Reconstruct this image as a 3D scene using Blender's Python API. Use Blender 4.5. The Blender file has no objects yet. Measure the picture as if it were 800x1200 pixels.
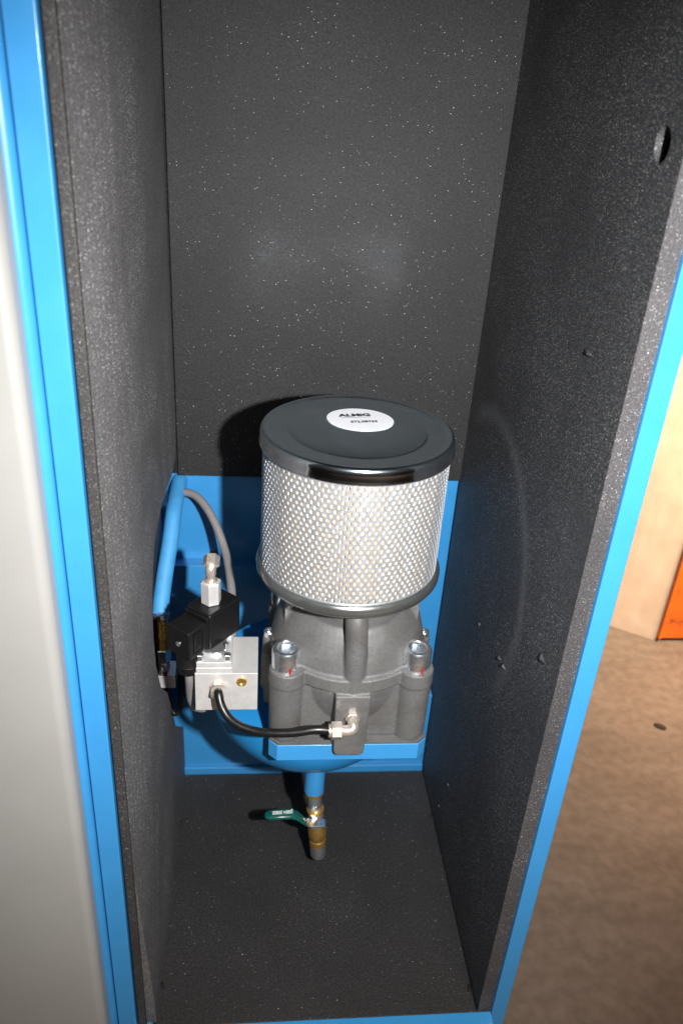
import bpy, bmesh, math, random
from mathutils import Vector, Matrix
random.seed(7)
PI = math.pi
S = bpy.context.scene
C = S.collection

# ------------------------------------------------------------------ camera
PITCH, YAW, ROLL = 0.49138475, 0.11611997, 0.07065901
CAM = Vector((0.1200027, -0.61279321, 1.08161962))
fw = Vector((math.sin(YAW)*math.cos(PITCH), math.cos(YAW)*math.cos(PITCH), -math.sin(PITCH)))
r0 = Vector((math.cos(YAW), -math.sin(YAW), 0)); u0 = r0.cross(fw)
rt = r0*math.cos(ROLL) + u0*math.sin(ROLL); up = -r0*math.sin(ROLL) + u0*math.cos(ROLL)
cd = bpy.data.cameras.new('camera'); cam = bpy.data.objects.new('camera', cd); C.objects.link(cam)
M = Matrix((rt, up, -fw)).transposed().to_4x4(); M.translation = CAM
cam.matrix_world = M
cd.sensor_fit = 'VERTICAL'; cd.sensor_height = 22.3; cd.sensor_width = 14.9
cd.lens = 948.24/1200*22.3
cd.clip_start = 0.02; cd.clip_end = 60
cd.dof.use_dof = True; cd.dof.focus_distance = 0.93; cd.dof.aperture_fstop = 3.5
S.camera = cam
S.render.resolution_x = 682; S.render.resolution_y = 1024

# ------------------------------------------------------------------ light
W = bpy.data.worlds.new('World'); S.world = W; W.use_nodes = True
bg = W.node_tree.nodes['Background']; bg.inputs['Color'].default_value = (1.0, 0.9, 0.8, 1); bg.inputs['Strength'].default_value = 0.012
# the flash unit on the right of the lens
fl = bpy.data.lights.new('flash', 'SPOT'); fo = bpy.data.objects.new('flash', fl); C.objects.link(fo)
fl.energy = 98; fl.color = (1.0, 0.985, 0.97); fl.shadow_soft_size = 0.013; fl.spot_size = math.radians(94); fl.spot_blend = 1.0
fo.location = CAM + rt*0.16 + up*0.0
tgt = Vector((0.225, 0.25, 0.62))
fo.rotation_euler = (tgt - fo.location).to_track_quat('-Z', 'Y').to_euler()
# warm lamp of the workshop behind the cabinet
al = bpy.data.lights.new('workshop_lamp', 'AREA'); ao = bpy.data.objects.new('workshop_lamp', al); C.objects.link(ao)
al.energy = 15; al.color = (1.0, 0.72, 0.50); al.size = 0.35; al.spread = math.radians(75)
ao.location = (1.45, 0.45, 1.25)
ao.rotation_euler = (Vector((1.12, 1.12, 0.12)) - ao.location).to_track_quat('-Z', 'Y').to_euler()
# added unseen fill: brightens the front floor that the lid band reflects
cl_ = bpy.data.lights.new('front_floor_fill', 'AREA'); co_ = bpy.data.objects.new('front_floor_fill', cl_); C.objects.link(co_)
cl_.energy = 24; cl_.spread = math.radians(70); cl_.color = (1.0, 0.80, 0.64); cl_.shape = 'RECTANGLE'; cl_.size = 1.2; cl_.size_y = 0.3
co_.location = (0.7, -1.8, 2.6); co_.rotation_euler = (math.radians(8), 0, 0)
S.view_settings.view_transform = 'Standard'; S.view_settings.look = 'None'
S.view_settings.exposure = 0; S.view_settings.gamma = 1; S.view_settings.use_curve_mapping = False
S.render.engine = 'CYCLES'
S.cycles.caustics_reflective = True; S.cycles.blur_glossy = 0.2; S.cycles.sample_clamp_indirect = 20

# ------------------------------------------------------------------ materials
def new_mat(name):
    m = bpy.data.materials.new(name); m.use_nodes = True
    nt = m.node_tree; b = nt.nodes['Principled BSDF']
    return m, nt, b
def N(nt, t, **kw):
    n = nt.nodes.new(t)
    for k, v in kw.items():
        if k in n.inputs: n.inputs[k].default_value = v
        else: setattr(n, k, v)
    return n
def L(nt, a, b): nt.links.new(a, b)
def coords(nt): return N(nt, 'ShaderNodeTexCoord').outputs['Object']
def ramp(nt, src, stops):
    r = nt.nodes.new('ShaderNodeValToRGB'); e = r.color_ramp.elements
    while len(e) < len(stops): e.new(0.5)
    for i, (p, c) in enumerate(stops):
        e[i].position = p; e[i].color = c if len(c) == 4 else (*c, 1)
    L(nt, src, r.inputs[0]); return r.outputs['Color']
def mixc(nt, fac, a, b, mode='MIX'):
    n = nt.nodes.new('ShaderNodeMix'); n.data_type = 'RGBA'; n.blend_type = mode
    for sock, v in ((n.inputs[0], fac), (n.inputs[6], a), (n.inputs[7], b)):
        if hasattr(v, 'links') or isinstance(v, bpy.types.NodeSocket): L(nt, v, sock)
        else: sock.default_value = v if not isinstance(v, tuple) or len(v) == 4 else (*v, 1)
    return n.outputs[2]
def math_(nt, op, a, b=None):
    n = nt.nodes.new('ShaderNodeMath'); n.operation = op
    for i, v in enumerate((a, b)):
        if v is None: continue
        if isinstance(v, bpy.types.NodeSocket): L(nt, v, n.inputs[i])
        else: n.inputs[i].default_value = v
    return n.outputs[0]

def simple(name, col, rough=.5, metal=0., var=.08, scale=60, bump=0., bscale=400, coat=0., spec=.5):
    m, nt, b = new_mat(name); co = coords(nt)
    n = N(nt, 'ShaderNodeTexNoise', Scale=scale, Detail=4.); L(nt, co, n.inputs['Vector'])
    lo = tuple(max(0, c*(1-var)) for c in col); hi = tuple(min(1, c*(1+var)) for c in col)
    L(nt, ramp(nt, n.outputs['Fac'], [(.3, lo), (.7, hi)]), b.inputs['Base Color'])
    rr = ramp(nt, n.outputs['Fac'], [(.3, (rough*.88,)*3), (.7, (min(1, rough*1.12),)*3)])
    L(nt, rr, b.inputs['Roughness'])
    b.inputs['Metallic'].default_value = metal; b.inputs['Coat Weight'].default_value = coat
    b.inputs['Specular IOR Level'].default_value = spec
    b.inputs['Coat Roughness'].default_value = .15
    if bump:
        n2 = N(nt, 'ShaderNodeTexNoise', Scale=bscale, Detail=3.); L(nt, co, n2.inputs['Vector'])
        bp = N(nt, 'ShaderNodeBump', Strength=bump, Distance=.0004); L(nt, n2.outputs['Fac'], bp.inputs['Height'])
        L(nt, bp.outputs[0], b.inputs['Normal'])
    return m

def foam(name, base, grain, big_th, fine_th, scuff=None, stretch=(1, 1, 1), gs=620.):
    m, nt, b = new_mat(name); co = coords(nt)
    # stretch lengthens grain and painted glints so they show at a grazing view
    mpp = N(nt, 'ShaderNodeMapping'); mpp.inputs['Scale'].default_value = stretch; L(nt, co, mpp.inputs[0]); cs = mpp.outputs[0]
    n = N(nt, 'ShaderNodeTexNoise', Scale=gs, Detail=3., Roughness=.75); L(nt, cs, n.inputs['Vector'])
    big = N(nt, 'ShaderNodeTexNoise', Scale=9., Detail=4.); L(nt, co, big.inputs['Vector'])
    c = ramp(nt, n.outputs['Fac'], [(.32, tuple(x*(1-grain) for x in base)), (.68, tuple(x*(1+grain) for x in base))])
    c = mixc(nt, 1., c, ramp(nt, big.outputs['Fac'], [(.3, (.84, .84, .84)), (.7, (1.12, 1.12, 1.12))]), 'MULTIPLY')
    def painted_glints(scale, th, rad, lo, hi, c):
        v = N(nt, 'ShaderNodeTexVoronoi', Scale=scale); L(nt, cs, v.inputs['Vector'])
        sp = N(nt, 'ShaderNodeSeparateColor'); L(nt, v.outputs['Color'], sp.inputs[0])
        on = math_(nt, 'GREATER_THAN', sp.outputs[0], th); near = math_(nt, 'LESS_THAN', v.outputs['Distance'], rad)
        # glossy-cell glints painted as pale dots, clumpier in some zones
        cl = ramp(nt, big.outputs['Fac'], [(.35, (.35, .35, .35)), (.6, (1, 1, 1))])
        k = math_(nt, 'MULTIPLY', math_(nt, 'MULTIPLY', on, near), cl)
        tint = mixc(nt, sp.outputs[1], lo, hi)
        return mixc(nt, k, c, tint)
    fb = max(base)
    c = painted_glints(620., fine_th, .36, (fb*1.5,)*3, (fb*4.5,)*3, c)
    c = painted_glints(390., big_th, .15, (.12, .13, .14), (.9, .86, .86), c)
    c = painted_glints(260., .98, .12, (.3, .3, .3), (1., .95, .95), c)
    if scuff:
        for (cy, cz, r, w, amt) in scuff:
            mp = N(nt, 'ShaderNodeSeparateXYZ'); L(nt, co, mp.inputs[0])
            dy = math_(nt, 'SUBTRACT', mp.outputs[1], cy); dz = math_(nt, 'SUBTRACT', mp.outputs[2], cz)
            d = math_(nt, 'SQRT', math_(nt, 'ADD', math_(nt, 'MULTIPLY', dy, dy), math_(nt, 'MULTIPLY', dz, dz)))
            k = math_(nt, 'ABSOLUTE', math_(nt, 'SUBTRACT', d, r))
            k = math_(nt, 'SUBTRACT', 1., math_(nt, 'DIVIDE', k, w))
            k = N(nt, 'ShaderNodeClamp').inputs[0] and k
            cl = N(nt, 'ShaderNodeClamp'); L(nt, k, cl.inputs[0])
            # only the upper-front quarter of the ring
            cl2 = N(nt, 'ShaderNodeClamp'); L(nt, math_(nt, 'MULTIPLY', math_(nt, 'SUBTRACT', dz, dy), 14.), cl2.inputs[0])
            kk = math_(nt, 'MULTIPLY', math_(nt, 'MULTIPLY', cl.outputs[0], cl2.outputs[0]), amt)
            kk = math_(nt, 'MULTIPLY', kk, n.outputs['Fac'])
            c = mixc(nt, kk, c, (.16, .165, .17))
    L(nt, c, b.inputs['Base Color'])
    b.inputs['Roughness'].default_value = .62; b.inputs['Specular IOR Level'].default_value = .35
    n3 = N(nt, 'ShaderNodeTexVoronoi', Scale=900.); L(nt, cs, n3.inputs['Vector'])
    bp = N(nt, 'ShaderNodeBump', Strength=.5, Distance=.0006); L(nt, n3.outputs['Distance'], bp.inputs['Height'])
    L(nt, bp.outputs[0], b.inputs['Normal'])
    return m

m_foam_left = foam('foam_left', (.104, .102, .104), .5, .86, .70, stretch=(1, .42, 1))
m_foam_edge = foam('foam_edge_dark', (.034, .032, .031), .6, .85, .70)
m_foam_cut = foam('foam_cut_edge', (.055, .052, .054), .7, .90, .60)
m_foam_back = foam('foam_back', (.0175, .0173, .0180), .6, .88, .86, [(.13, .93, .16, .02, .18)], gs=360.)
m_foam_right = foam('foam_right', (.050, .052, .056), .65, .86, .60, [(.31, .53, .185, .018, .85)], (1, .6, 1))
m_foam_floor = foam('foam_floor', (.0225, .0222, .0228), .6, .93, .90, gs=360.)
m_blue = simple('blue_powder_coat', (.034, .245, .545), .40, var=.03, scale=25, bump=.15, bscale=700, coat=.4)
m_blue_tank = simple('blue_tank_paint', (.016, .21, .50), .3, var=.05, scale=20, bump=.08, bscale=500)
m_blue_hose = simple('blue_hose_sleeve', (.05, .28, .58), .6, var=.06, scale=80)
m_white = simple('light_grey_powder_coat', (.29, .287, .275), .5, var=.02, scale=14, bump=.15, bscale=1100)
m_cast = simple('cast_aluminium', (.145, .142, .140), .55, .25, var=.16, scale=450, bump=.55, bscale=1300)
m_alu = simple('machined_aluminium', (.66, .65, .64), .45, .5, var=.05, scale=120)
m_zinc = simple('zinc_steel', (.74, .78, .82), .25, .95, var=.12, scale=260)
m_chrome = simple('bright_chrome', (.80, .82, .85), .16, .9, var=.04, scale=90)
m_nickel = simple('nickel_brass', (.78, .70, .62), .3, .8, var=.08, scale=300)
m_brass = simple('yellow_brass', (.72, .44, .12), .3, .85, var=.15, scale=260)
m_blackpl = simple('black_plastic', (.0035, .0035, .004), .42, var=.2, scale=500, bump=.15, bscale=900)
m_rubber = simple('black_hose', (.005, .005, .005), .36, var=.1, scale=200)
m_cable = simple('grey_cable_jacket', (.20, .19, .19), .5, var=.08, scale=300)
m_green = simple('green_vinyl_grip', (.004, .075, .06), .28, var=.1, scale=200)
m_label = simple('sticker_paper', (.78, .80, .84), .5, var=.01)
m_ink = simple('black_ink', (.02, .02, .022), .6)
m_white_ink = simple('white_ink', (.75, .78, .78), .6)
m_red = simple('red_paint_mark', (.30, .01, .01), .5)
m_dark = simple('dark_gap', (.004, .004, .004), .9)  # near-black standing in for shade in gaps, holes and notches
m_orange = None

def cast_mat():
    m, nt, b = new_mat('cast_aluminium_body'); co = coords(nt)
    n = N(nt, 'ShaderNodeTexNoise', Scale=420., Detail=4.); L(nt, co, n.inputs['Vector'])
    g = N(nt, 'ShaderNodeTexNoise', Scale=22., Detail=7., Roughness=.62, Distortion=.6); L(nt, co, g.inputs['Vector'])
    c = ramp(nt, n.outputs['Fac'], [(.3, (.108, .107, .106)), (.7, (.142, .141, .140))])
    c = mixc(nt, 1., c, ramp(nt, g.outputs['Fac'], [(.30, (.84, .82, .79)), (.5, (1, 1, 1)), (.72, (1.08, 1.08, 1.07))]), 'MULTIPLY')
    L(nt, c, b.inputs['Base Color'])
    L(nt, ramp(nt, g.outputs['Fac'], [(.3, (.42,)*3), (.7, (.66,)*3)]), b.inputs['Roughness'])
    b.inputs['Metallic'].default_value = .25
    n2 = N(nt, 'ShaderNodeTexNoise', Scale=1100., Detail=3.); L(nt, co, n2.inputs['Vector'])
    n4 = N(nt, 'ShaderNodeTexNoise', Scale=110., Detail=3.); L(nt, co, n4.inputs['Vector'])
    bp = N(nt, 'ShaderNodeBump', Strength=.5, Distance=.0004); L(nt, n2.outputs['Fac'], bp.inputs['Height'])
    b2 = N(nt, 'ShaderNodeBump', Strength=.25, Distance=.0012); L(nt, n4.outputs['Fac'], b2.inputs['Height']); L(nt, bp.outputs[0], b2.inputs['Normal'])
    L(nt, b2.outputs[0], b.inputs['Normal'])
    return m
m_cast = cast_mat()
def lid_mat():
    m, nt, b = new_mat('zinc_lid_sheet'); co = coords(nt)
    n = N(nt, 'ShaderNodeTexNoise', Scale=35., Detail=5.); L(nt, co, n.inputs['Vector'])
    v = N(nt, 'ShaderNodeTexVoronoi', Scale=240.); L(nt, co, v.inputs['Vector'])
    sp = N(nt, 'ShaderNodeSeparateColor'); L(nt, v.outputs['Color'], sp.inputs[0])
    k = math_(nt, 'MULTIPLY', math_(nt, 'GREATER_THAN', sp.outputs[0], .965), math_(nt, 'LESS_THAN', v.outputs['Distance'], .10))
    c = ramp(nt, n.outputs['Fac'], [(.3, (.60, .71, .78)), (.7, (.68, .79, .86))])
    L(nt, mixc(nt, k, c, (.6, .65, .68)), b.inputs['Base Color'])
    b.inputs['Metallic'].default_value = 1.; b.inputs['Roughness'].default_value = .17
    return m
m_lid = lid_mat()
m_band = simple('polished_band', (.84, .86, .90), .13, 1., var=.05, scale=40)
m_rimlow = simple('lower_rim_steel', (.34, .36, .35), .24, .9, var=.1, scale=40)
m_sleeve = simple('galvanised_sleeve', (.53, .57, .62), .46, .75, var=.10, scale=220)

def paper_mat():
    m, nt, b = new_mat('filter_paper')
    co = coords(nt)
    n = N(nt, 'ShaderNodeTexNoise', Scale=300., Detail=3.); L(nt, co, n.inputs['Vector'])
    L(nt, ramp(nt, n.outputs['Fac'], [(.3, (.95, .76, .58)), (.7, (.98, .90, .78))]), b.inputs['Base Color'])
    b.inputs['Roughness'].default_value = .85
    return m
m_paper = paper_mat()

def wall_mat():
    m, nt, b = new_mat('beige_plaster'); co = coords(nt)
    mp = N(nt, 'ShaderNodeMapping'); mp.inputs['Scale'].default_value = (7, 7, 1.3); L(nt, co, mp.inputs[0])
    n = N(nt, 'ShaderNodeTexNoise', Scale=1.6, Detail=6., Roughness=.6); L(nt, mp.outputs[0], n.inputs['Vector'])
    n2 = N(nt, 'ShaderNodeTexNoise', Scale=14., Detail=8.); L(nt, co, n2.inputs['Vector'])
    c = ramp(nt, n.outputs['Fac'], [(.3, (.66, .52, .39)), (.5, (.74, .60, .46)), (.7, (.78, .65, .51))])
    c = mixc(nt, .18, c, ramp(nt, n2.outputs['Fac'], [(.35, (.5, .4, .3)), (.6, (1, 1, 1))]), 'MULTIPLY')
    L(nt, c, b.inputs['Base Color']); b.inputs['Roughness'].default_value = .85
    bp = N(nt, 'ShaderNodeBump', Strength=.4, Distance=.004); L(nt, n2.outputs['Fac'], bp.inputs['Height']); L(nt, bp.outputs[0], b.inputs['Normal'])
    return m
def floor_mat():
    m, nt, b = new_mat('stained_concrete'); co = coords(nt)
    mp = N(nt, 'ShaderNodeMapping'); mp.inputs['Scale'].default_value = (1, 2.2, 1); mp.inputs['Rotation'].default_value = (0, 0, .5); L(nt, co, mp.inputs[0])
    n = N(nt, 'ShaderNodeTexNoise', Scale=3.2, Detail=8., Roughness=.62); L(nt, mp.outputs[0], n.inputs['Vector'])
    n2 = N(nt, 'ShaderNodeTexNoise', Scale=45., Detail=6.); L(nt, co, n2.inputs['Vector'])
    c = ramp(nt, n.outputs['Fac'], [(.3, (.122, .099, .078)), (.5, (.158, .129, .102)), (.72, (.20, .165, .132))])
    c = mixc(nt, .5, c, ramp(nt, n2.outputs['Fac'], [(.35, (.6, .57, .53)), (.65, (1.1, 1.1, 1.1))]), 'MULTIPLY')
    L(nt, c, b.inputs['Base Color']); b.inputs['Roughness'].default_value = .7
    bp = N(nt, 'ShaderNodeBump', Strength=.3, Distance=.003); L(nt, n2.outputs['Fac'], bp.inputs['Height']); L(nt, bp.outputs[0], b.inputs['Normal'])
    return m
def orange_mat():
    m, nt, b = new_mat('worn_orange_paint'); co = coords(nt)
    n = N(nt, 'ShaderNodeTexNoise', Scale=9., Detail=7., Roughness=.65); L(nt, co, n.inputs['Vector'])
    L(nt, ramp(nt, n.outputs['Fac'], [(.30, (.10, .04, .02)), (.38, (.62, .12, .01)), (.7, (.78, .17, .012))]), b.inputs['Base Color'])
    b.inputs['Roughness'].default_value = .5
    return m

# ------------------------------------------------------------------ mesh helpers
class MB:
    def __init__(s): s.v = []; s.f = []
    def add(s, vs, fs):
        o = len(s.v); s.v += [tuple(v) for v in vs]; s.f += [tuple(i+o for i in f) for f in fs]; return s
    def box(s, a, b, mat=None):
        x0, y0, z0 = a; x1, y1, z1 = b
        vs = [Vector(p) for p in ((x0,y0,z0),(x1,y0,z0),(x1,y1,z0),(x0,y1,z0),(x0,y0,z1),(x1,y0,z1),(x1,y1,z1),(x0,y1,z1))]
        if mat: vs = [mat @ v for v in vs]
        return s.add(vs, [(0,3,2,1),(4,5,6,7),(0,1,5,4),(1,2,6,5),(2,3,7,6),(3,0,4,7)])
    def prism(s, poly, z0, z1):
        n = len(poly)
        vs = [(x, y, z0) for x, y in poly] + [(x, y, z1) for x, y in poly]
        return s.add(vs, [tuple(range(n-1, -1, -1)), tuple(range(n, 2*n))] + [(i, (i+1) % n, n+(i+1) % n, n+i) for i in range(n)])
    def lathe(s, prof, base=(0,0,0), axis=(0,0,1), n=32, ang=0., closed=False):
        """prof: (radius, height) list from one end to the other"""
        ax = Vector(axis).normalized(); q = ax.to_track_quat('Z', 'Y') if abs(ax.z) < .999 else (Matrix.Identity(3).to_quaternion() if ax.z > 0 else Matrix.Rotation(PI, 3, 'X').to_quaternion())
        base = Vector(base); vs = []; fs = []
        for (r, h) in prof:
            for i in range(n):
                a = ang + 2*PI*i/n; vs.append(base + q @ Vector((r*math.cos(a), r*math.sin(a), h)))
        m = len(prof)
        for j in range(m if closed else m-1):
            k = (j+1) % m
            for i in range(n): fs.append((j*n+i, j*n+(i+1) % n, k*n+(i+1) % n, k*n+i))
        if not closed:
            if prof[0][0] > 1e-6: fs.append(tuple(range(n-1, -1, -1)))
            if prof[-1][0] > 1e-6: fs.append(tuple(range((m-1)*n, m*n)))
        return s.add(vs, fs)
    def cyl(s, p0, p1, r0, r1=None, n=28, ang=0., ch=0.):
        p0 = Vector(p0); p1 = Vector(p1); h = (p1-p0).length; r1 = r0 if r1 is None else r1
        prof = [(r0, 0), (r1, h)] if not ch else [(r0-ch, 0), (r0, ch), (r1, h-ch), (r1-ch, h)]
        return s.lathe(prof, p0, p1-p0, n, ang)
    def tube(s, pts, r, n=16, sub=8, ribs=None):
        P = [Vector(p) for p in pts]; path = []
        E = [P[0]*2-P[1]] + P + [P[-1]*2-P[-2]]
        for i in range(1, len(E)-2):
            a, b, c, d = E[i-1], E[i], E[i+1], E[i+2]
            for k in range(sub):
                t = k/sub; path.append(.5*((2*b)+(c-a)*t+(2*a-5*b+4*c-d)*t*t+(3*b-a-3*c+d)*t**3))
        path.append(P[-1])
        T = [(path[min(i+1, len(path)-1)]-path[max(i-1, 0)]).normalized() for i in range(len(path))]
        nv = T[0].orthogonal().normalized(); vs = []; fs = []
        for i, (p, t) in enumerate(zip(path, T)):
            nv = (nv - t*nv.dot(t)).normalized(); bv = t.cross(nv)
            rr = r if not ribs else r*(1+ribs*((i % 2)*2-1))
            for k in range(n):
                a = 2*PI*k/n; vs.append(p + nv*(rr*math.cos(a)) + bv*(rr*math.sin(a)))
        for i in range(len(path)-1):
            for k in range(n): fs.append((i*n+k, i*n+(k+1) % n, (i+1)*n+(k+1) % n, (i+1)*n+k))
        fs.append(tuple(range(n-1, -1, -1))); fs.append(tuple(range((len(path)-1)*n, len(path)*n)))
        return s.add(vs, fs)
    def sphere(s, c, r, sz=1., n=32, m=16, top=True):
        prof = [(r*math.sin(PI*i/m), -r*sz*math.cos(PI*i/m)) for i in range(m+1)]
        prof[0] = (1e-5, prof[0][1]); prof[-1] = (1e-5, prof[-1][1])
        return s.lathe(prof, c, (0,0,1), n)
    def mesh(s, name, mat, smooth=35):
        me = bpy.data.meshes.new(name); me.from_pydata(s.v, [], s.f); me.update()
        bm = bmesh.new(); bm.from_mesh(me); bmesh.ops.recalc_face_normals(bm, faces=bm.faces); bm.to_mesh(me); bm.free()
        if mat: me.materials.append(mat)
        if smooth:
            me.polygons.foreach_set('use_smooth', [True]*len(me.polygons)); me.set_sharp_from_angle(angle=math.radians(smooth))
        return me
    def build(s, name, mat, parent=None, label=None, bevel=0., smooth=35, kind=None, seg=2):
        o = bpy.data.objects.new(name, s.mesh(name, mat, smooth)); C.objects.link(o)
        if parent: o.parent = parent; o.matrix_parent_inverse = parent.matrix_world.inverted()
        if label: o['label'] = label
        if kind: o['kind'] = kind
        if bevel:
            b = o.modifiers.new('bevel', 'BEVEL'); b.width = bevel; b.segments = seg; b.limit_method = 'ANGLE'; b.angle_limit = math.radians(40); b.harden_normals = True
        return o
def thing(name, label, cat, loc, group=None):
    o = bpy.data.objects.new(name, None); C.objects.link(o); o.location = loc; o.empty_display_size = .02
    o.matrix_world = Matrix.Translation(loc)
    o['label'] = label; o['category'] = cat
    if group: o['group'] = group
    return o
def bake(o):
    dg = bpy.context.evaluated_depsgraph_get(); dg.update()
    me = bpy.data.meshes.new_from_object(o.evaluated_get(dg)); o.modifiers.clear(); old = o.data; o.data = me
    return o
def cut(o, cutter_mb):
    c = cutter_mb.build('cutter', None, smooth=0)
    b = o.modifiers.new('b', 'BOOLEAN'); b.operation = 'DIFFERENCE'; b.object = c; b.solver = 'EXACT'
    bake(o); me = c.data; bpy.data.objects.remove(c); bpy.data.meshes.remove(me)
def copy_part(o, loc, parent):
    c = o.copy(); C.objects.link(c); c.parent = parent; c.location = o.location + Vector(loc); c.matrix_parent_inverse = o.matrix_parent_inverse.copy()
    for ch in [k for k in bpy.data.objects if k.parent == o]:
        d = ch.copy(); C.objects.link(d); d.parent = c; d.matrix_parent_inverse = ch.matrix_parent_inverse.copy()
    return c
def text(body, name, mat, size, mtx, parent, bold=0., sx=1., extr=.00015, label=None):
    cu = bpy.data.curves.new(name, 'FONT'); cu.body = body; cu.size = size; cu.extrude = extr; cu.offset = bold
    cu.align_x = 'CENTER'; cu.align_y = 'CENTER'; cu.resolution_u = 3
    t = bpy.data.objects.new(name, cu); C.objects.link(t)
    dg = bpy.context.evaluated_depsgraph_get(); me = bpy.data.meshes.new_from_object(t.evaluated_get(dg))
    bpy.data.objects.remove(t)
    me.transform(mtx @ Matrix.Scale(sx, 4, (1, 0, 0))); me.materials.clear(); me.materials.append(mat)
    o = bpy.data.objects.new(name, me); C.objects.link(o)
    if parent: o.parent = parent; o.matrix_parent_inverse = parent.matrix_world.inverted()
    if label: o['label'] = label
    return o

# ------------------------------------------------------------------ room behind
ZF = -0.2
g = MB(); g.add([(-8,-8,ZF),(9,-8,ZF),(9,9,ZF),(-8,9,ZF)], [(0,1,2,3)])
g.build('floor', floor_mat(), kind='structure', smooth=0)
wd = Vector((.103, -.069, 0)).normalized(); wp = Vector((1.087, 1.131, ZF)); wn = Vector((-wd.y, wd.x, 0))
a = wp - wd*3.4; b_ = Vector((1.188, 1.0634, ZF))
g = MB(); vs = [a, b_, b_ + wn*.2, a + wn*.2]
g.add([v for v in vs] + [v + Vector((0,0,3.2)) for v in vs], [(0,3,2,1),(4,5,6,7),(0,1,5,4),(1,2,6,5),(2,3,7,6),(3,0,4,7)])
g.build('wall', wall_mat(), kind='structure', smooth=0)
m_orange = orange_mat()
post = thing('steel_upright', 'orange painted steel upright standing on the concrete against the beige wall', 'steel post', (1.26, 1.06, ZF))
MB().box((1.189, 1.052, ZF+.012), (1.197, 1.30, 1.7)).build('flange', m_orange, post, bevel=.002)
MB().box((1.1975, 1.058, ZF+.012), (1.50, 1.066, 1.7)).build('web', m_orange, post, bevel=.001)
MB().box((1.5005, 1.052, ZF+.012), (1.508, 1.30, 1.7)).build('flange', m_orange, post, bevel=.002)
MB().box((1.17, 1.035, ZF+.001), (1.53, 1.32, ZF+.0115)).build('foot_plate', m_orange, post, bevel=.002) if False else None
ch = MB(); pc = Vector((1.055, .735, ZF))
ch.sphere(pc+Vector((0,0,.004)), .0075, .35, 9, 6)
o = ch.build('debris_chip', simple('dark_grit', (.03, .02, .015), .9)); o.data.transform(Matrix.Translation(pc) @ Matrix.Scale(2., 4, (.8, -.6, 0)) @ Matrix.Translation(-pc))
o['label'] = 'small dark chip lying on the stained concrete floor right of the cabinet'; o['category'] = 'debris'

# ------------------------------------------------------------------ cabinet
cab = thing('machine_cabinet', 'tall blue sheet metal machine cabinet lined with dark grey acoustic foam, front open', 'cabinet', (.21, .24, ZF))
# outer shell
MB().box((.446, .012, ZF+.02), (.457, .50, 1.9)).build('side_panel', m_blue, cab, bevel=.001)
MB().box((-.034, .012, ZF+.02), (-.0235, .50, 1.9)).build('side_panel', m_blue, cab, bevel=.001)
MB().box((-.023, .475, ZF+.02), (.4455, .485, 1.9)).build('back_panel', m_blue, cab, bevel=.001)
MB().box((-.0229, .0, 1.88), (.4455, .474, 1.89)).build('roof_panel', m_blue, cab)
MB().box((-.0229, .0, -.035), (.4455, .474, -.026)).build('floor_pan', m_blue, cab)
# door frame
fr = MB().box((.4375, -.006, -.2), (.457, .0115, 1.9)).build('frame_post', m_blue, cab, bevel=.0012)
MB().box((-.044, -.006, -.2), (-.0225, .0115, 1.9)).build('frame_post', m_blue, cab, bevel=.0015)
g = MB(); poly = []
for i in range(13):
    t = PI*i/12; poly.append((-.0535 - .0085*math.cos(t), -.004 - .0075*math.sin(t)))
poly = poly + [(-.045, .011), (-.062, .011)]
g.prism(poly, -.2, 1.9).build('hinge_strip', m_blue, cab)
MB().box((-.022, -.020, -.16), (.437, -.003, .0035)).build('sill', m_blue, cab, bevel=.001)
MB().box((-.0229, .431, -.02), (.419, .468, .168)).build('rear_beam', m_blue, cab, bevel=.001)
o = MB().box((-.0228, .425, -.018), (.4185, .4305, .0125)).build('beam_lip', m_blue, cab, bevel=.0008)
g = [x for x in bpy.data.objects if x.name == 'rear_beam'][0]
cut(g, MB().box((.362, .42, .020), (.388, .455, .0345)))
MB().box((.360, .452, .0165), (.390, .4535, .037)).build('slot_shade', m_dark, cab)  # added dark sheet giving the slot its shaded inside
MB().box((-.02, .452, .372), (.40, .4745, .410)).build('rear_rail', m_blue, cab, bevel=.001)
MB().box((-.02, .462, .356), (.40, .4745, .3705)).build('rail_lip', m_blue, cab, bevel=.001)
# foam lining -------------------------------------------------------
def grid_panel(name, outline, zx, thick, mat, label=None, hole=None):
    pass
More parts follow.
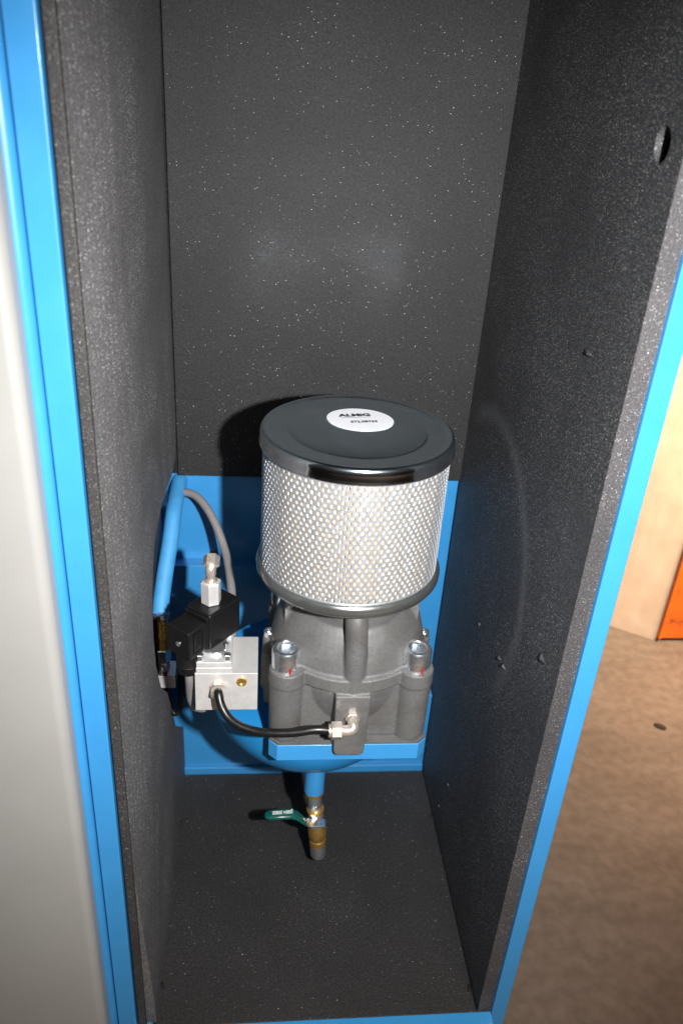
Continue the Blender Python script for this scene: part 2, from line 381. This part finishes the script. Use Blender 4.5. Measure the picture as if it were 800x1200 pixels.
# left foam: outline in Y-Z with the notch for the hose, gently warped
def left_foam():
    out = [(.0065, -.002), (.440, -.002), (.440, .095), (.330, .200), (.300, .260), (.262, .325), (.212, .375), (.184, .435), (.182, .48), (.196, .53), (.240, .575), (.300, .590), (.350, .592), (.400, .588), (.446, .594), (.462, .640), (.472, 1.88), (.0065, 1.88)]
    bm = bmesh.new()
    # dense sampling by filling a grid clipped to the outline
    vs = [bm.verts.new((0, y, z)) for y, z in out]
    f = bm.faces.new(vs); f.normal_update()
    bmesh.ops.triangulate(bm, faces=[f])
    me = bpy.data.meshes.new('t'); bm.to_mesh(me); bm.free()
    # slice by planes to get enough vertices to warp
    bm = bmesh.new(); bm.from_mesh(me)
    for i in range(1, 48):
        geom = bm.verts[:] + bm.edges[:] + bm.faces[:]
        bmesh.ops.bisect_plane(bm, geom=geom, plane_co=(0, 0, i*.04), plane_no=(0, 0, 1))
    for yy in [.012, .02, .03, .04, .05, .065, .08, .1] + [.03*i for i in range(4, 16)]:
        geom = bm.verts[:] + bm.edges[:] + bm.faces[:]
        bmesh.ops.bisect_plane(bm, geom=geom, plane_co=(0, yy, 0), plane_no=(0, 1, 0))
    for v in bm.verts:
        y, z = v.co.y, v.co.z
        x = .0015*math.sin(z*7+1)*math.sin(y*9) 
        x += .002*max(0, (y-.3)/.17)
        x -= .0115*math.exp(-((y-.0065)/.05)**1.3) *min(1, max(0, (z-.03)/.25)) if y > .0065 else .0115*min(1, max(0, (z-.03)/.25))
        x -= .0025*math.exp(-((z-.60)/.10)**2)*math.exp(-((y-.2)/.12)**2)
        v.co.x = x
    r = bmesh.ops.extrude_face_region(bm, geom=bm.faces[:])
    for e in r['geom']:
        if isinstance(e, bmesh.types.BMVert): e.co.x = -.0195
    bmesh.ops.recalc_face_normals(bm, faces=bm.faces)
    me2 = bpy.data.meshes.new('side_foam'); bm.to_mesh(me2); bm.free(); me2.materials.append(m_foam_left)
    me2.polygons.foreach_set('use_smooth', [True]*len(me2.polygons)); me2.set_sharp_from_angle(angle=math.radians(40))
    o = bpy.data.objects.new('side_foam', me2); C.objects.link(o); o.parent = cab; o.matrix_parent_inverse = cab.matrix_world.inverted()
    o['label'] = 'left foam lining with a notch cut for the hose'
left_foam()
MB().box((-.0228, .012, .02), (-.0203, .430, 1.8)).build('side_gap_shade', m_foam_edge, cab)  # added dark sheet standing in for the shade behind the notch
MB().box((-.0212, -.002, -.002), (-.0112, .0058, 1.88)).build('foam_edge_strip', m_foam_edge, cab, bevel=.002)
# right foam with round hole
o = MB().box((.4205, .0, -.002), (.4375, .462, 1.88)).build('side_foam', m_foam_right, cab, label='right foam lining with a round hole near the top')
o.data.materials.append(m_foam_cut)
cut(o, MB().cyl((.41, .038, 1.052), (.45, .038, 1.052), .0133, n=40))
for p in o.data.polygons:
    if p.normal.y < -.9 and p.center.y < .01: p.material_index = 1
MB().cyl((.4378, .038, 1.052), (.4384, .038, 1.052), .02, n=24).build('hole_shade', m_dark, cab)  # added dark disc, stands in for the unlit space behind the hole
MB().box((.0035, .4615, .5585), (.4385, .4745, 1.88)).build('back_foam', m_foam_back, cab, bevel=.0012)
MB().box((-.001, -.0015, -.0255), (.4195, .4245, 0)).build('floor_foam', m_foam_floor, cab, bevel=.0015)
MB().box((-.004, .4665, .56), (.0033, .4742, 1.88)).build('corner_gap_shade', m_dark, cab)  # added dark strip standing in for the shade in the corner gap
# little tears in the right foam
for (y, z, w, h) in ((.045, .557, .011, .009), (.164, .462, .005, .006), (.145, .464, .008, .005), (.258, .444, .004, .006), (.274, .127, .005, .006), (.30, .05, .004, .005), (.090, .873, .016, .004)):
    g = MB(); x = .4203
    g.add([(x, y-w, z), (x-.0035, y-.1*w, z-.15*h), (x, y+w*.8, z+.2*h), (x-.001, y+.1*w, z+h*.55), (x, y, z-h)], [(0,1,3),(1,2,3),(0,4,1),(1,4,2)])
    g.build('foam_tear', m_foam_right, cab, smooth=0)
for (x, y) in ((.003, .319), (.002, .053), (.4165, .322), (.416, .031)):
    g = MB(); s_ = .006
    g.add([(x-s_*.7, y-s_, .0006), (x+s_*.7, y-s_*.6, .0006), (x+s_*.2, y+s_, .0007), (x-.3*s_, y, .006)], [(0,1,2),(0,1,3),(1,2,3),(0,3,2)])
    g.build('notch_shade', m_dark, cab, smooth=0)  # dark wedge painted as the shade inside a small foam notch

# light grey neighbouring door panel
dr = MB(); poly = [(-.62, -.014), (-.62, -.036)]
for i in range(9):
    t = PI/2*i/8; poly.append((-.0615 + .010*math.sin(t), -.026 - .010*math.cos(t)))
poly.append((-.0515, -.014))
o = dr.prism(poly, -.19, 1.9).build('door_panel', m_white)
o['label'] = 'plain light grey sheet metal door with rounded edge, left of the blue frame'; o['category'] = 'cabinet door'

# ------------------------------------------------------------------ intake housing (cast)
HX, HY = .2315, .182
hs = thing('compressor_housing', 'grey cast aluminium intake housing with big socket bolts on a blue plate', 'housing', (HX, HY, .3605))
g = MB()
# body
XL, XR, YF, YB = .1560, .3050, .1195, .246
g.box((XL-.014, YF-.009, .3875), (XR+.014, YB+.010, .478))
for x in (XL+.033, XR-.033): pass
for x in (XL, XR):
    for y in (YF, YB):
        g.cyl((x, y, .3875), (x, y, .470), .0195, .0205, n=32)
        g.cyl((x, y, .4665), (x, y, .4855), .0214, .0208, n=32)
        # webs from ear to dome
        d = Vector((HX-x, HY-y, 0)).normalized(); pz = Vector((x, y, 0))
        n_ = Vector((-d.y, d.x, 0))
        q = [pz+d*.004+n_*.016, pz+d*.06+n_*.03, pz+d*.06-n_*.03, pz+d*.004-n_*.016]
        g.prism([(v.x, v.y) for v in q], .4675, .4845)
# flange disc and dome
g.lathe([(.0945, .4675), (.0945, .484), (.089, .4865), (.0865, .487)], (HX, HY+.004, 0), n=64)
g.sphere((HX, HY+.008, .470), .0935, 1.22, 64, 32)
g.cyl((HX, HY, .53), (HX, HY, .583), .066, n=48)
# square neck showing its corners beside the dome
g.box((HX-.079, HY-.022, .49), (HX-.040, HY+.050, .578))
g.box((HX+.040, HY-.022, .49), (HX+.079, HY+.050, .578))
# side lugs with small bolts
for sx in (-1, 1):
    cx = HX + sx*.0955
    g.cyl((cx, .190, .40), (cx, .190, .4765), .012, .0078, n=20)
    g.box((min(cx, HX+sx*.07), .184, .40), (max(cx, HX+sx*.07), .197, .470))
    g.cyl((cx+sx*-.002, .165, .395), (cx+sx*-.002, .182, .45), .009, .006, n=16)
# front oil channel: tube
g.tube([(HX, .1035, .462), (HX-.0005, .1035, .50), (HX-.001, .1045, .535), (HX-.0025, .110, .562), (HX-.004, .128, .582)], .0128, n=28)
# bracket block
bb = [(HX-.0205, .0895), (HX+.0205, .0895), (HX+.0205, .13), (HX-.0205, .13)]
pr = [(-.0215, .4665), (-.0195, .384), (-.0180, .3790), (-.0140, .3765), (.0120, .3765), (.0158, .3790), (.0170, .384), (.0195, .4665)]
n = len(pr); yf, yk = .0878, .0972
vs = [(HX+x, yf, z) for x, z in pr] + [(HX+x, yk, z) for x, z in pr]
g.add(vs, [tuple(range(n)), tuple(range(2*n-1, n-1, -1))] + [(i, (i+1) % n, n+(i+1) % n, n+i) for i in range(n)])
g.box((HX-.0213, .096, .3876), (HX+.0193, .128, .4664))
o = g.build('casting', m_cast, hs)
rm = o.modifiers.new('r', 'REMESH'); rm.mode = 'VOXEL'; rm.voxel_size = .00125; rm.use_smooth_shade = True
sm = o.modifiers.new('s', 'SMOOTH'); sm.factor = .5; sm.iterations = 4
bake(o)
print('casting tris', len(o.data.polygons))
# blue plate, chamfered corners
c_ = .010; x0, x1, y0, y1 = .1365, .3255, .0978, .272
pl = MB().prism([(x0+c_, y0), (x1-c_, y0), (x1, y0+c_), (x1, y1-c_), (x1-c_, y1), (x0+c_, y1), (x0, y1-c_), (x0, y0+c_)], .3605, .3842).build('base_plate', m_blue, hs, bevel=.0006)
MB().prism([(x0+c_+.0008, y0+.0008), (x1-c_-.0008, y0+.0008), (x1-.0008, y0+c_), (x1-.0008, y1-c_), (x1-c_, y1-.001), (x0+c_, y1-.001), (x0+.0008, y1-c_), (x0+.0008, y0+c_)], .3843, .3874).build('gasket_plate', m_cast, hs)
# bolts
def socket_bolt(name, c, r, h, mat, mark=False):
    g = MB(); x, y, z = c
    prof = [(r*1.02, 0), (r*1.02, h*.90), (r*.93, h), (r*.70, h), (r*.62, h*.93)]
    g.lathe(prof[:-1] + [(r*.66, h*.97)], (0, 0, 0), n=36)
    g.f.pop()  # open the top cap
    # hexagonal socket
    n = 36; ring = len(g.v)-n
    hexr = []
    for i in range(n):
        a = 2*PI*i/n; k = (a % (PI/3)) - PI/6; rr = r*.60*math.cos(PI/6)/math.cos(k)
        hexr.append((rr*math.cos(a), rr*math.sin(a)))
    o1 = len(g.v); g.v += [(p[0], p[1], h*.93) for p in hexr] + [(p[0]*.98, p[1]*.98, h*.35) for p in hexr]
    for i in range(n):
        j = (i+1) % n
        g.f.append((ring+i, ring+j, o1+j, o1+i)); g.f.append((o1+i, o1+j, o1+n+j, o1+n+i))
    g.f.append(tuple(o1+n+i for i in range(n)))
    b = g.build(name, mat, hs, smooth=30)
    b.location = (x, y, z); b.parent = hs; b.matrix_parent_inverse = hs.matrix_world.inverted()
    if mark:
        mk = MB()
        P = [(-.0009, 0), (.0011, .0004), (.0013, .0045), (.0016, .0075), (-.0004, .0088), (-.0013, .005)]
        vs = [(p[0]+.004, -r*1.045 + 0*p[1], .0005+p[1]) for p in P]
        mk.add(vs + [(v[0], v[1]+.0018, v[2]) for v in vs], [tuple(range(6)), tuple(range(11, 5, -1))] + [(i, (i+1) % 6, 6+(i+1) % 6, 6+i) for i in range(6)])
        k = mk.build('paint_mark', m_red, None, smooth=0); k.parent = b; k['label'] = 'red torque mark'
    return b
b0 = socket_bolt('socket_bolt', (XL-.0015, YF+.001, .4852), .0163, .0265, m_zinc, True)
copy_part(b0, (XR-XL+.0015, 0, 0), hs)
for y in (YB-YF,):
    copy_part(b0, (0, y, 0), hs); copy_part(b0, (XR-XL+.0015, y, 0), hs)
s0 = socket_bolt('small_bolt', (HX-.0955, .190, .4762), .0066, .0075, m_zinc)
copy_part(s0, (.191, 0, 0), hs)
# elbow on the bracket face
el = MB(); ez = .438; ex = .2305
el.cyl((ex, .0885, ez), (ex, .0820, ez), .0085, n=6)
o = el.build('elbow_fitting', m_nickel, hs, bevel=.0003)
e2 = MB().tube([(ex, .0850, ez+.001), (ex, .0765, ez), (ex-.0005, .0715, ez-.003), (ex-.005, .0705, ez-.0050), (ex-.013, .0705, ez-.0050), (ex-.0165, .0705, ez-.0050)], .0064, n=18).build('elbow_body', m_nickel, None); e2.parent = o
e3 = MB().cyl((ex-.0130, .0705, ez-.0050), (ex-.0250, .0705, ez-.0050), .0104, n=6, ch=.0008).build('union_nut', m_nickel, None); e3.parent = o
e4 = MB().cyl((ex-.0250, .0705, ez-.0050), (ex-.0280, .0705, ez-.0050), .0078, n=24, ch=.0005).build('nut_collar', m_nickel, None); e4.parent = o

# ------------------------------------------------------------------ filter element
FX, FY = .2235, .1764
fe = thing('air_filter', 'round perforated metal air filter cartridge with dark lid, sitting on the cast housing', 'air filter', (FX, FY, .583))
RS = .1003
# perforated sleeve: every hole is a real opening
z0, z1 = .5955, .7430; rows = 27; cols = 88; hh = (z1-z0)/rows
bm = bmesh.new(); cache = {}
def vert(u, z):   # u in columns
    key = (round((u % cols)*1000), round(z*1e6))
    if key not in cache:
        a = 2*PI*(u % cols)/cols; cache[key] = bm.verts.new((FX+RS*math.cos(a), FY+RS*math.sin(a), z))
    return cache[key]
hr = .00222; pit = 2*PI*RS/cols
for k in range(rows):
    for c in range(cols):
        uc = c + (.5 if k % 2 else 0); zc = z0 + (k+.5)*hh
        B = [(.5,0),(.5,.5),(.25,.5),(0,.5),(-.25,.5),(-.5,.5),(-.5,0),(-.5,-.5),(-.25,-.5),(0,-.5),(.25,-.5),(.5,-.5)]
        outer = [vert(uc+bx, zc+bz*hh) for bx, bz in B]
        inner = []
        for bx, bz in B:
            a = math.atan2(bz*hh, bx*pit); inner.append(vert(uc + hr*math.cos(a)/pit, zc + hr*math.sin(a)))
        for i in range(12):
            j = (i+1) % 12; bm.faces.new((outer[i], outer[j], inner[j], inner[i]))
bmesh.ops.recalc_face_normals(bm, faces=bm.faces)
me = bpy.data.meshes.new('perforated_sleeve'); bm.to_mesh(me); bm.free(); me.materials.append(m_sleeve)
me.polygons.foreach_set('use_smooth', [True]*len(me.polygons))
sl = bpy.data.objects.new('perforated_sleeve', me); C.objects.link(sl); sl.parent = fe; sl.matrix_parent_inverse = fe.matrix_world.inverted()
so = sl.modifiers.new('thick', 'SOLIDIFY'); so.thickness = .0008; so.offset = -1
bake(sl); sl.data.set_sharp_from_angle(angle=math.radians(40))
# pleated paper
n = 150; vs = []; fs = []
for i in range(2*n):
    r =   .0980 if i % 2 == 0 else .0915
    a = PI*i/n
    vs += [(FX+r*math.cos(a), FY+r*math.sin(a), .592), (FX+r*math.cos(a), FY+r*math.sin(a), .745)]
for i in range(2*n): j = (i+1) % (2*n); fs.append((2*i, 2*j, 2*j+1, 2*i+1))
MB().add(vs, fs).build('pleated_paper', m_paper, fe, smooth=0)
# lid
prof = [(.0988, .7405), (.1028, .7398), (.1038, .7404), (.1041, .7416), (.1037, .7430), (.1034, .7442), (.1034, .7500), (.1030, .7540), (.1018, .7565), (.1000, .7576), (.0975, .7574), (.0952, .7562), (.0925, .7556), (.0780, .7556), (.0762, .7553), (.0745, .7551), (.0728, .7555), (.0710, .7560), (.04, .7561), (1e-5, .7561)]
prof = [(r, z) for r, z in prof]
lid = MB().lathe(prof, (FX, FY, 0), n=128).build('lid', m_lid, fe, smooth=50)
lid.data.materials.append(m_band)
for p in lid.data.polygons:
    if p.center.z < .7530 and (p.center - Vector((FX, FY, p.center.z))).length > .095: p.material_index = 1
prof = [(.0975, .5995), (.1012, .6005), (.1035, .5990), (.1052, .5945), (.1050, .5890), (.1020, .5845), (.096, .5830), (1e-5, .5832)]
MB().lathe(prof, (FX, FY, 0), n=128).build('bottom_rim', m_rimlow, fe, smooth=50)
# sticker
sx, sy = .2285, .2035
st = MB(); vs = []
rot = math.radians(-9)
for zz in (.7563, .7567):
    for i in range(64):
        a = 2*PI*i/64; px, py = .0365*math.cos(a), .0315*math.sin(a)
        vs.append((sx+px*math.cos(rot)-py*math.sin(rot), sy+px*math.sin(rot)+py*math.cos(rot), zz))
st.add(vs, [tuple(range(63, -1, -1)), tuple(range(64, 128))] + [(i, (i+1) % 64, 64+(i+1) % 64, 64+i) for i in range(64)])
sk = st.build('sticker', m_label, fe, smooth=0)
def tm(x, y, z, rz): return Matrix.Translation((x, y, z)) @ Matrix.Rotation(rz, 4, 'Z')
TR = math.radians(8)
for body, x, y, size, bold, kx in (('ALMiG', .2235, .2145, .0098, .00045, 1.25), ('572.08763', .2320, .1965, .0068, 0.00015, 1.05)):
    t = text(body, 'printed_text', m_ink, size, tm(x, y, .7569, TR), None, bold, kx); t.parent = sk; t.matrix_parent_inverse = fe.matrix_world.inverted() if False else Matrix.Identity(4)
k = MB().box((-.017, -.0003, 0), (.017, .0003, .0001), tm(.2240, .2080, .7568, TR)).build('printed_rule', m_ink, None, smooth=0); k.parent = sk
k.matrix_parent_inverse = (fe.matrix_world @ sk.matrix_parent_inverse @ sk.matrix_basis).inverted()
for t in [x for x in bpy.data.objects if x.name.startswith('printed_text')]:
    t.matrix_parent_inverse = (fe.matrix_world @ sk.matrix_parent_inverse @ sk.matrix_basis).inverted()

# ------------------------------------------------------------------ tank under the plate
TX, TY = .195, .262
tk = thing('separator_tank', 'blue round-bottomed tank with drain stub hanging under the plate', 'tank', (TX, TY, .25))
prof = [(1e-5, .2400)] + [(.137*math.sin(PI/2*i/16), .345-.105*math.cos(PI/2*i/16)) for i in range(1, 17)] + [(.137, .3603)]
MB().lathe(prof, (TX, TY, 0), n=96).build('shell', m_blue_tank, tk, smooth=50)
MB().lathe([(.0130, .1866), (.0142, .1880), (.0142, .2900)], (.2050, .212, 0), n=36).build('drain_stub', m_blue, tk)
# drain valve
VX, VY = .2055, .212
bv = thing('ball_valve', 'small brass drain valve with green lever handle under the blue tank', 'valve', (VX, VY, .187))
MB().lathe([(.0085, .1905), (.0090, .1915), (.0090, .2195), (.0088, .2213)], (VX, VY, 0), n=36).build('nipple', m_chrome, bv)
MB().lathe([(.0098, .2170), (.0118, .2172), (.0118, .2212), (.0098, .2214)], (VX, VY, 0), n=36).build('ring', m_brass, bv)
MB().lathe([(.0090, .1885), (.0108, .1889), (.0110, .1920), (.0090, .1930)], (VX+.0005, VY, 0), n=32).build('ring', m_brass, bv)
MB().lathe([(.0095, .1665), (.0100, .1670), (.0100, .1878), (.0095, .1884)], (VX+.001, VY, 0), n=36).build('upper_body', m_chrome, bv)
MB().lathe([(.0100, .1330), (.0108, .1340), (.0108, .1420), (.0098, .1432), (.0098, .1450), (.0112, .1465), (.0119, .1510), (.0118, .1580), (.0105, .1630), (.0098, .1662)], (VX+.002, VY, 0), n=40).build('brass_body', m_brass, bv)
MB().lathe([(.0040, .1160), (.0050, .1135), (.0086, .1138), (.0102, .1155), (.0106, .1190), (.0106, .1290), (.0098, .1328)], (VX+.0025, VY, 0), n=40).build('end_cap', m_zinc, bv)
MB().cyl((VX+.004, VY-.008, .1830), (VX+.004, VY-.0170, .1900), .0036, n=6, ch=.0005).build('stem_nut', m_chrome, bv)
# lever: flat bar bent from the stem out to the left
lv = MB(); pts = [(VX+.0125, .1805), (VX+.009, .1822), (VX-.006, .1825), (VX-.013, .1868), (VX-.024, .198), (VX-.032, .1705), (VX-.064, .1705)]
yb = VY-.0165
h0 = [.004, .0045, .0045, .0048, .006, .0068, .0066]
vs = []
def strip(P, H, y0, y1, name, mat, par, bev):
    m_ = MB(); vs = []
    for (x, z), h in zip(P, H): vs += [(x, y0, z-.0012), (x, y1, z-.0012), (x, y1, z+.0012), (x, y0, z+.0012)]
    fs = [(0,1,2,3), tuple(4*(len(P)-1)+i for i in (3,2,1,0))]
    for i in range(len(P)-1):
        for k in range(4): fs.append((4*i+k, 4*i+(k+1) % 4, 4*i+4+(k+1) % 4, 4*i+4+k))
    return m_.add(vs, fs).build(name, mat, par, bevel=bev)
hd = strip(pts[:5], h0, VY-.0205, VY-.0090, 'lever_plate', m_zinc, bv, .0004)
# grip: rounded vinyl sleeve
gp = MB(); gx0, gx1 = VX-.017, VX-.066; prof = []
secs = [(VX-.0115, .1862, .0058), (VX-.0165, .1915, .0064), (VX-.0225, .1982, .0070), (VX-.029, .2018, .0074), (VX-.048, .2022, .0074), (VX-.056, .2022, .0071), (VX-.0605, .2022, .0055), (VX-.063, .2022, .0028)]
vs = []; nn = 16
for (x, z, w) in secs:
    for k in range(nn):
        a = 2*PI*k/nn; vs.append((x, VY-.016 + w*math.copysign(abs(math.cos(a))**.7, math.cos(a)), z + .0036*(w/.008)*math.copysign(abs(math.sin(a))**.8, math.sin(a))))
fs = [tuple(range(nn)), tuple((len(secs)-1)*nn + nn-1-k for k in range(nn))]
for i in range(len(secs)-1):
    for k in range(nn): fs.append((i*nn+k, i*nn+(k+1) % nn, (i+1)*nn+(k+1) % nn, (i+1)*nn+k))
gr = gp.add(vs, fs).build('lever_grip', m_green, bv, smooth=60)
gm = Matrix.Translation((VX-.0405, VY-.0165, .2060)) @ Matrix.Rotation(PI, 4, 'Z')
t = text('|JISEN EEBEE', 'grip_lettering', m_white_ink, .0066, gm, None, .0001, .72); t.parent = gr
t.matrix_parent_inverse = (bv.matrix_world @ gr.matrix_parent_inverse).inverted()

VM = Matrix.Translation((VX, VY, .1870)) @ Matrix.Rotation(math.radians(-4), 4, 'Y') @ Matrix.Diagonal((1.14, 1.14, 1.27, 1)) @ Matrix.Translation((-VX, -VY, -.2213))
for o in [x for x in bpy.data.objects if x.type == 'MESH' and (x.parent is bv or (x.parent and x.parent.parent is bv))]: o.data.transform(VM)

# ------------------------------------------------------------------ solenoid valve
sv = thing('solenoid_valve', 'black solenoid valve coil with square plug on a bare aluminium block', 'valve', (.086, .16, .411))
def par(o, p):
    o.parent = p; mw = Matrix.Identity(4); q = p; chain = []
    while q: chain.append(q); q = q.parent
    for q in reversed(chain): mw = mw @ (q.matrix_parent_inverse if q.parent else Matrix.Identity(4)) @ q.matrix_basis
    o.matrix_parent_inverse = mw.inverted(); return o
MB().box((.050, .130, .4115), (.1225, .200, .4665)).build('manifold_block', m_alu, sv, bevel=.0005)
MB().box((.0515, .1304, .4668), (.0925, .196, .4742)).build('mounting_plate', m_alu, sv, bevel=.0006)
MB().box((.0520, .1309, .4744), (.0922, .190, .4818)).build('mounting_plate', m_alu, sv, bevel=.0006)
b1 = MB().cyl((0, 0, 0), (0, 0, .008), .0046, n=6, ch=.0006).build('cap_screw', m_zinc, sv); b1.location = (.0560, .1365, .4818)
b1.matrix_parent_inverse = sv.matrix_world.inverted()
for dx, dy in ((.0315, 0), (0, .045), (.0315, .045)): copy_part(b1, (dx, dy, 0), sv)
MB().cyl((.072, .159, .4818), (.072, .159, .4862), .0165, n=36, ch=.001).build('valve_neck', m_chrome, sv)
MB().cyl((.0862, .150, .4820), (.0862, .150, .4950), .0022, n=16).build('screw_shank', m_chrome, sv)
e1 = Vector((.6402, .7682, 0)); e2v = Vector((-.7682, .6402, 0))
cf = Vector((.0672, .1460, 0))
B = Matrix((e1, e2v, Vector((0,0,1)))).transposed().to_4x4(); B.translation = cf
MB().box((0, 0, .4865), (.0525, .0375, .535), B).build('coil', m_blackpl, sv, bevel=.0028, seg=4)
MB().box((-.0035, .0015, .489), (-.0002, .036, .5325), B).build('plug_gasket', m_blackpl, sv, bevel=.001)
pg = MB().box((-.0330, .0010, .4905), (-.0037, .0345, .5285), B).build('connector_plug', m_blackpl, sv, bevel=.0022, seg=3)
gp_ = B @ Vector((-.0190, .0165, .4905)); gx, gy = gp_.x, gp_.y
k = MB().lathe([(.0142, -.0185), (.0146, -.0165), (.0138, -.0150), (.0135, .001)], gp_, n=36).build('cable_gland', m_blackpl, sv)
k = MB().lathe([(.0080, -.030), (.0128, -.028), (.0135, -.0195), (.0120, -.0190)], gp_, n=12).build('gland_nut', m_blackpl, sv)
# screw with slot on the plug, and the raised lettering panel
sc = MB(); p0 = B @ Vector((-.0332, .0175, .5080)); sc.cyl(p0 + e1*.0006, p0 - e1*.0006, .0032, n=20); k = par(sc.build('plug_screw', m_zinc), pg)
fm = B @ Matrix.Translation((-.0180, .0008, .5095)) @ Matrix.Rotation(PI/2, 4, 'X')
par(text('HAL', 'raised_lettering', m_blackpl, .0085, fm @ Matrix.Rotation(-PI/2, 4, 'Z'), None, .0001, 1., .0003), pg)
fr_ = MB()
for (xa, xb, za, zb) in ((-.0255, -.0245, -.012, .012), (-.0115, -.0105, -.012, .012), (-.0255, -.0105, .0125, .0135), (-.0255, -.0105, -.0135, -.0125)):
    fr_.box((xa, .0002, .5095+za), (xb, .0011, .5095+zb), B)
par(fr_.build('raised_border', m_blackpl), pg)
# tall hex sleeve with elbow on the coil
hx, hy = .0672, .1765
MB().cyl((hx, hy, .5351), (hx, hy, .5352+.0285), .0118, n=6, ang=.35, ch=.0009).build('hex_sleeve', m_alu, sv)
MB().cyl((hx, hy, .5637), (hx, hy, .5655), .0080, n=24).build('sleeve_collar', m_nickel, sv)
MB().cyl((hx, hy, .5655), (hx, hy, .5760), .0052, n=24).build('fitting_stem', m_nickel, sv)
ball = MB().tube([(hx, hy, .5735), (hx, hy, .579), (hx+.0005, hy+.003, .5835), (hx+.001, hy+.009, .5860)], .0063, n=20).build('fitting_elbow', m_nickel, sv)
MB().cyl((hx+.0004, hy+.001, .5830), (hx+.001, hy+.012, .5900), .0094, n=6, ch=.0008).build('union_nut', m_nickel, sv)
# fitting on the block front
q = Vector((.0765, .1298, .4505))
f1 = MB().cyl(q, q+Vector((0, -.005, -.0015)), .0088, n=6, ch=.0006).build('port_fitting', m_nickel, sv)
f2 = MB().cyl(q+Vector((0, -.005, -.0015)), q+Vector((0.0005, -.0155, -.006)), .0080, n=6, ch=.0008).build('union_nut', m_nickel, sv)
g = MB().lathe([(.0026, .0006), (.0040, .0016), (.0058, .0016), (.0062, .0)], (.1038, .1299, .4545), (0, -1, 0), n=28)
g.build('brass_plug', m_brass, sv)

# ------------------------------------------------------------------ hoses and cables
def loose(o, label, cat): o['label'] = label; o['category'] = cat; return o
loose(MB().tube([(.0772, .1160, .4465), (0.0779, 0.1120, 0.4532), (0.0812, 0.1030, 0.4434), (0.0892, 0.0940, 0.4336), (0.1020, 0.0860, 0.4280), (0.1214, 0.0790, 0.4253), (0.1405, 0.0740, 0.4272), (0.1644, 0.0710, 0.4303), (0.1882, 0.0705, 0.4348),  (.2070, .0705, .4330)], .0050, n=20).build('oil_line', m_rubber),
      'shiny thin black hose looping from the aluminium block to the housing elbow', 'hose')
loose(MB().tube([(hx+.0018, hy+.010, .5880), (hx+.0022, hy+.018, .5900), (hx+.0024, hy+.027, .5840), (hx+.002, hy+.033, .568), (hx, hy+.038, .540), (hx-.004, hy+.045, .50), (hx-.008, hy+.052, .44)], .0043, n=16).build('vent_hose', m_rubber),
      'thin black hose curving back from the elbow above the coil', 'hose')
loose(MB().tube([(-.010, .455, .525), (.008, .448, .5385), (.030, .435, .5400), (.0480, .415, .5290), (.0620, .395, .5110), (.0735, .372, .4900), (.0800, .345, .4790), (.0850, .310, .4680), (.0875, .285, .4560), (.088, .265, .435), (.088, .255, .40)], .0058, n=18).build('control_cable', m_cable),
      'grey cable arching down behind the black coil', 'cable')
gz = .4605
loose(MB().tube([(gx, gy, gz+.004), (gx+.0005, gy+.003, .445), (gx-.0002, gy+.012, .420), (gx+.0005, gy+.020, .398), (gx+.006, gy+.028, .380), (gx+.020, gy+.040, .372), (gx+.045, gy+.070, .372)], .0056, n=18).build('coil_cable', m_cable),
      'grey cable hanging straight below the square black plug', 'cable')
bh = thing('hydraulic_hose', 'thick blue hose with crimped steel end along the left foam', 'hose', (-.008, .31, .30))
MB().tube([(.006, .4980, .548), (.0045, .474, .5455), (.0035, .448, .5400), (.0015, .405, .527), (-.0012, .375, .499), (-.0065, .345, .465), (-.0095, .322, .440), (-.0105, .312, .424)], .0112, n=28).build('hose_sleeve', m_blue_hose, bh)
MB().lathe([(.0105, -.001), (.0119, .001), (.0119, .009), (.0106, .010)], (-.0106, .311, .4165), n=36).build('sleeve_cap', m_zinc, bh)
MB().tube([(-.0108, .3105, .417), (-.0108, .310, .400), (-.0105, .3095, .384), (-.0100, .309, .366)], .0098, n=28, sub=9, ribs=.05).build('crimp_ferrule', m_brass, bh)
MB().cyl((-.0100, .309, .3655), (-.0100, .3085, .343), .0112, n=6, ch=.001).build('swivel_nut', m_zinc, bh)
MB().cyl((-.0100, .3085, .343), (-.0098, .308, .330), .0095, n=24).build('adapter', m_zinc, bh)
MB().box((-.016, .290, .308), (.008, .325, .3295)).build('port_block', m_alu, bh, bevel=.001)
MB().cyl((-.006, .292, .330), (-.006, .292, .334), .003, n=14).build('paint_mark', m_red, bh)
loose(MB().tube([(-.004, .300, .310), (-.004, .297, .290), (-.001, .292, .272), (.006, .288, .262), (.012, .290, .272), (.015, .300, .300), (.012, .31, .33)], .0035, n=12).build('drain_hose', m_rubber),
      'small black hose loop under the steel port block by the foam', 'hose')
